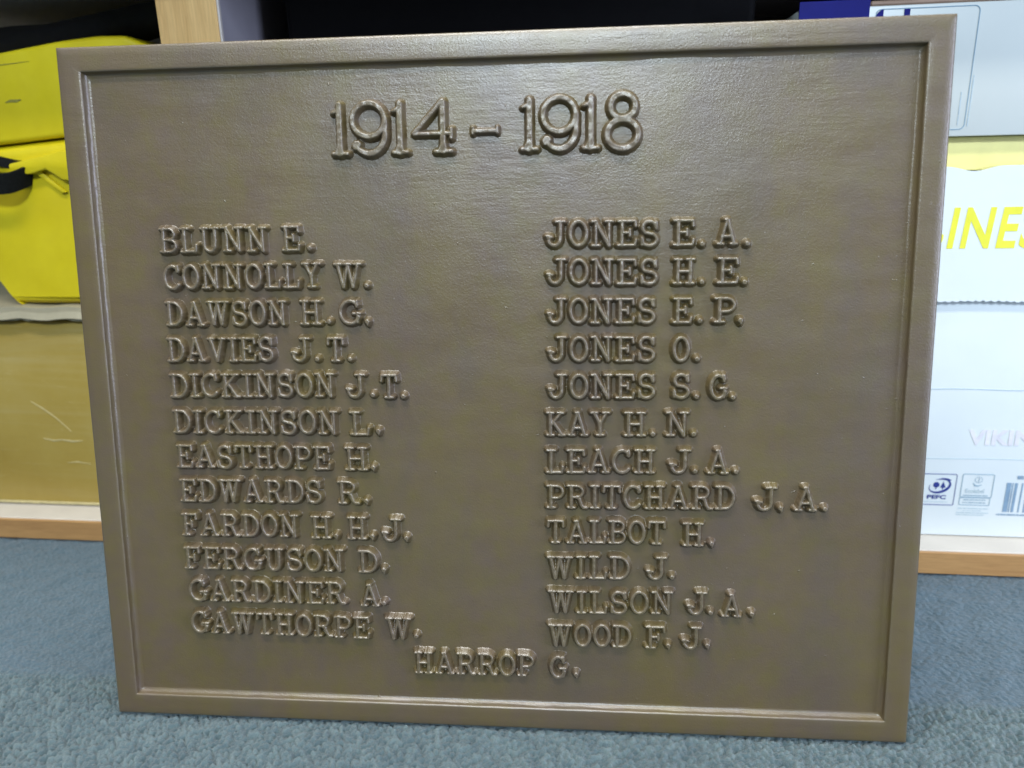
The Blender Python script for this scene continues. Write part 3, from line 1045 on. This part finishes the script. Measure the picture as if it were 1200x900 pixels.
def relief(name, strokes, height, draft, parent, step=0.22, seed=1, wob=0.03):
    """distance field of the strokes turned into a cast relief (all in mm on the plate)"""
    allp = np.array([p for s in strokes for p in s[0]])
    pad = draft + 2.2
    x0, y0 = allp.min(0) - pad
    x1, y1 = allp.max(0) + pad
    xs = np.arange(x0, x1, step)
    ys = np.arange(y0, y1, step)
    X, Y = np.meshgrid(xs, ys)
    E = np.full(X.shape, 9.0)
    kk = 0.45
    for P, hw, _ in strokes:
        P = np.array(P)
        hws = np.array(hw if isinstance(hw, (list, tuple)) else [hw] * len(P))
        lo = P.min(0) - pad
        hi = P.max(0) + pad
        i0, i1 = np.searchsorted(xs, (lo[0], hi[0]))
        j0, j1 = np.searchsorted(ys, (lo[1], hi[1]))
        gx, gy = X[j0:j1, i0:i1], Y[j0:j1, i0:i1]
        e = np.full(gx.shape, 9.0)
        for a, b, ha, hb in zip(P[:-1], P[1:], hws[:-1], hws[1:]):
            dx, dy = b - a
            L2 = dx * dx + dy * dy + 1e-9
            t = np.clip(((gx - a[0]) * dx + (gy - a[1]) * dy) / L2, 0, 1)
            d = np.hypot(gx - a[0] - t * dx, gy - a[1] - t * dy) - (ha + (hb - ha) * t)
            e = np.minimum(e, d)
        o = E[j0:j1, i0:i1]
        hh = np.clip(kk - np.abs(o - e), 0, None) / kk
        E[j0:j1, i0:i1] = np.minimum(o, e) - hh * hh * kk * 0.25
    E = E + wob * smooth_noise(X, Y, 2.6, seed) + wob * 0.6 * smooth_noise(X, Y, 1.1, seed + 7)
    s = np.clip((E + 0.16) / (draft + 0.16), 0, 1)
    prof = 1 - s * s * (3 - 2 * s)
    prof = 0.45 * prof + 0.55 * (1 - s)
    Z = height * prof * (1 + 0.015 * smooth_noise(X, Y, 5.0, seed + 3)) + 0.05 * np.clip(-E, 0, 0.6)
    low = E > draft + 0.02
    Z = np.where(low, -0.06 - 0.2 * np.clip(E - draft, 0, 1), Z)
    near = E < draft + 0.55
    keep = near[:-1, :-1] | near[1:, :-1] | near[:-1, 1:] | near[1:, 1:]
    me, used = grid_mesh(name, X / 1000, Y / 1000, Z / 1000 - FR, keep)
    rub = np.exp(-((E + 0.12) / 0.30) ** 2) * 0.8 + 0.30 * (E < 0)
    set_attr(me, 'rub', np.clip(rub, 0, 1).ravel()[used])
    return link_me(name, me, M_BRONZE, parent)


r_let = random.Random(12)
ROWS = [
    [('BLUNN', 49.0, 110.3, 274.3, -0.0), ('E', 117.9, 128.4, 274.4, -0.0), ('.', 133.4, 275.9)],
    [('CONNOLLY', 50.0, 139.0, 254.5, 0.2), ('W', 145.9, 161.7, 254.0, -0.1), ('.', 163.9, 255.6)],
    [('DAWSON', 49.4, 119.0, 234.4, 0.3), ('H', 125.6, 138.4, 234.5, -0.1), ('.', 142.3, 236.3), ('G', 147.9, 160.4, 234.4, -0.1), (',', 163.4, 236.2)],
    [('DAVIES', 48.7, 110.2, 214.3, 0.3), ('J', 119.0, 131.1, 214.2, 0.2), ('.', 134.5, 215.7), ('T', 140.0, 150.0, 214.2, -0.0), ('.', 153.0, 215.7)],
    [('DICKINSON', 48.5, 143.9, 194.2, 0.3), ('J', 149.1, 161.4, 193.9, -0.2), ('.', 165.0, 195.8), ('T', 169.1, 179.0, 193.6, 0.0), ('.', 182.0, 194.9)],
    [('DICKINSON', 48.6, 144.8, 173.3, -0.1), ('L', 150.6, 162.7, 173.0, -0.2), (',', 167.2, 175.4)],
    [('EASTHOPE', 49.2, 139.2, 153.1, -0.3), ('H', 146.8, 161.0, 152.7, -0.1), (',', 163.5, 154.7)],
    [('EDWARDS', 49.6, 133.3, 133.2, -0.0), ('R', 142.2, 154.8, 132.9, -0.3), (',', 158.9, 135.1)],
    [('FARDON', 49.2, 118.9, 112.9, 0.3), ('H', 125.4, 137.9, 112.4, 0.1), (',', 140.5, 114.4), ('H', 146.6, 158.6, 112.2, -0.0), (',', 161.4, 114.3), ('J', 166.2, 178.5, 111.4, -0.0), (',', 181.0, 113.7)],
    [('FERGUSON', 48.9, 144.4, 92.6, 0.1), ('D', 152.5, 164.0, 92.5, 0.0), (',', 167.3, 94.6)],
    [('GARDINER', 50.6, 144.2, 72.9, 0.3), ('A', 152.9, 164.2, 72.4, 0.1), ('.', 166.8, 74.5)],
    [('GAWTHORPE', 50.4, 157.8, 52.7, -0.7), ('W', 166.6, 182.2, 52.5, 0.2), ('.', 184.8, 54.8)],
    [('HARROP', 183.1, 252.9, 32.1, 0.1), ('G', 261.8, 271.2, 31.7, 0.1), (',', 276.7, 34.3)],
    [('JONES', 260.0, 319.3, 274.5, -0.6), ('E', 326.2, 337.5, 274.1, -0.1), ('.', 341.4, 275.2), ('A', 348.6, 359.3, 274.3, -0.0), ('.', 364.2, 275.1)],
    [('JONES', 260.3, 319.3, 254.8, -0.6), ('H', 326.4, 338.4, 254.4, -0.1), ('.', 341.7, 255.8), ('E', 349.1, 360.4, 254.6, 0.1), ('.', 363.4, 255.5)],
    [('JONES', 260.5, 318.3, 234.3, -0.3), ('E', 327.0, 337.2, 234.3, 0.0), ('.', 341.1, 235.6), ('P', 348.1, 359.7, 234.2, -0.1), (',', 361.9, 235.7)],
    [('JONES', 260.8, 318.5, 214.1, -0.2), ('O', 327.4, 336.1, 214.0, -0.0), ('.', 340.2, 215.4)],
    [('JONES', 260.7, 318.8, 194.0, 0.2), ('S', 327.3, 337.1, 194.1, 0.0), ('.', 340.4, 195.3), ('G', 347.1, 356.3, 193.9, 0.0), ('.', 359.3, 194.9)],
    [('KAY', 260.1, 294.8, 173.3, 0.2), ('H', 301.8, 314.4, 173.5, 0.1), ('.', 317.8, 174.8), ('N', 324.3, 337.0, 173.7, 0.1), ('.', 339.4, 174.9)],
    [('LEACH', 260.0, 319.5, 152.7, 0.7), ('J', 325.9, 338.6, 152.9, 0.1), ('.', 340.6, 154.4), ('A', 347.1, 358.4, 153.0, -0.1), ('.', 362.2, 154.4)],
    [('PRITCHARD', 260.2, 362.2, 132.7, 0.6), ('J', 371.9, 384.7, 132.8, 0.2), (',', 386.4, 134.4), ('A', 393.6, 405.5, 132.8, 0.1), ('.', 409.6, 134.3)],
    [('TALBOT', 260.3, 325.7, 112.5, 0.1), ('H', 334.4, 346.4, 112.0, -0.0), (',', 350.4, 113.8)],
    [('WILD', 260.2, 306.4, 91.7, 0.9), ('J', 314.6, 327.0, 92.1, 0.1), ('.', 329.5, 93.9)],
    [('WILSON', 260.8, 330.5, 71.6, 1.1), ('J', 337.1, 349.2, 72.2, 0.1), ('.', 350.9, 73.8), ('A', 356.9, 367.7, 71.7, 0.1), (',', 373.3, 73.6)],
    [('WOOD', 260.7, 307.6, 51.4, 0.5), ('F', 315.1, 326.8, 51.5, 0.1), (',', 328.1, 53.6), ('J', 334.8, 346.7, 51.9, 0.1), (',', 349.7, 54.3)],
]
CAP = 13.6
for k, row in enumerate(ROWS):
    line = None
    i = 0
    while i < len(row):
        it = row[i]
        if line is None:
            line = relief('raised_surname', word_strokes(it[0], it[1], it[2], it[3] - it[4] / 2, CAP, it[4]), 4.1, 1.75, plq, seed=100 + k)
            i += 1
            continue
        st_ = word_strokes(it[0], it[1], it[2], it[3] - it[4] / 2, CAP, it[4])
        i += 1
        if i < len(row) and row[i][0] in '.,':
            st_ += dot_strokes(row[i][0], row[i][1], row[i][2])
            i += 1
        relief('raised_initial', st_, 4.1, 1.75, line, seed=300 + 10 * k + i)


# ---- the dates, twice the height of the names
def one(x, w_):
    return [([(x, 325.2), (x, 349.2)], 1.36, 1), ([(x - w_ * 0.40, 324.6), (x + w_ * 0.40, 324.6)], 0.75, 1),
            ([(x - 0.4, 325.6), (x, 328.6)], [2.3, 1.2], 1), ([(x - 3.6, 345.4), (x - 0.5, 346.4)], [0.55, 1.1], 1)]


def nine(x0, x1):
    c = (x0 + x1) / 2
    rx = (x1 - x0) / 2 - 1.4
    P = arc(c - 0.2, 341.4, rx, 8.4, 0, 360, 36)
    tail = [(c + rx, 342.0), (c + rx + 0.1, 338.0)] + arc(c - 0.2, 334.6, rx + 0.2, 10.2, 8, -135, 20)
    n_ = len(tail)
    return [(P, 1.15, 1), (tail, [1.08 + 0.3 * math.sin(math.pi * i / n_) - 0.6 * max(0, i / n_ - 0.6) for i in range(n_)], 1),
            ([(c - rx + 1.1, 327.6), (c - rx + 0.6, 328.6), (c - rx + 1.4, 329.6)], [1.2, 1.2, 1.2], 1), ([(c - rx + 2.2, 329.2), (c - rx + 2.3, 329.2)], 1.6, 1)]


def four(x0, x1):
    xs_ = x0 + (x1 - x0) * 0.735
    return [([(xs_, 325.2), (xs_, 349.4)], 1.36, 1), ([(xs_ - 0.6, 349.6), (x0 + 1.2, 334.0)], 1.0, 1), ([(x0 + 1.0, 333.6), (x1 - 1.6, 333.6)], 0.75, 1),
            ([(x1 - 1.6, 331.4), (x1 - 1.4, 335.8)], 0.8, 1), ([(xs_ - 4.2, 324.6), (xs_ + 4.4, 324.6)], 0.75, 1), ([(xs_ - 0.2, 325.8), (xs_, 328.4)], [2.2, 1.2], 1)]


def eight(x0, x1):
    c = (x0 + x1) / 2
    return [(arc(c, 344.6, 6.2, 6.0, 0, 360, 32), 1.25, 1), (arc(c, 331.0, (x1 - x0) / 2 - 1.4, 7.2, 0, 360, 36), 1.28, 1)]


DH, DD = 4.4, 1.65
yr = relief('raised_year', one(150.7 + 2.1, 9.5) , DH, DD, plq, seed=801, step=0.25)
relief('raised_numeral', nine(158.5, 178.5), DH, DD, yr, seed=802, step=0.25)
relief('raised_numeral', one(184.9, 9.3), DH, DD, yr, seed=803, step=0.25)
relief('raised_numeral', four(191.3, 213.4), DH, DD, yr, seed=804, step=0.25)
relief('raised_dash', [([(223.4, 334.4), (235.6, 334.4)], 0.85, 1), ([(223.1, 333.4), (223.1, 336.1)], 0.65, 1), ([(235.9, 333.4), (235.9, 336.1)], 0.65, 1)], 3.6, 1.4, plq, seed=810)
yr = relief('raised_year', one(252.6, 9.6), DH, DD, plq, seed=811, step=0.25)
relief('raised_numeral', nine(258.3, 277.9), DH, DD, yr, seed=812, step=0.25)
relief('raised_numeral', one(284.0, 9.2), DH, DD, yr, seed=813, step=0.25)
relief('raised_numeral', eight(290.8, 309.4), DH, DD, yr, seed=814, step=0.25)
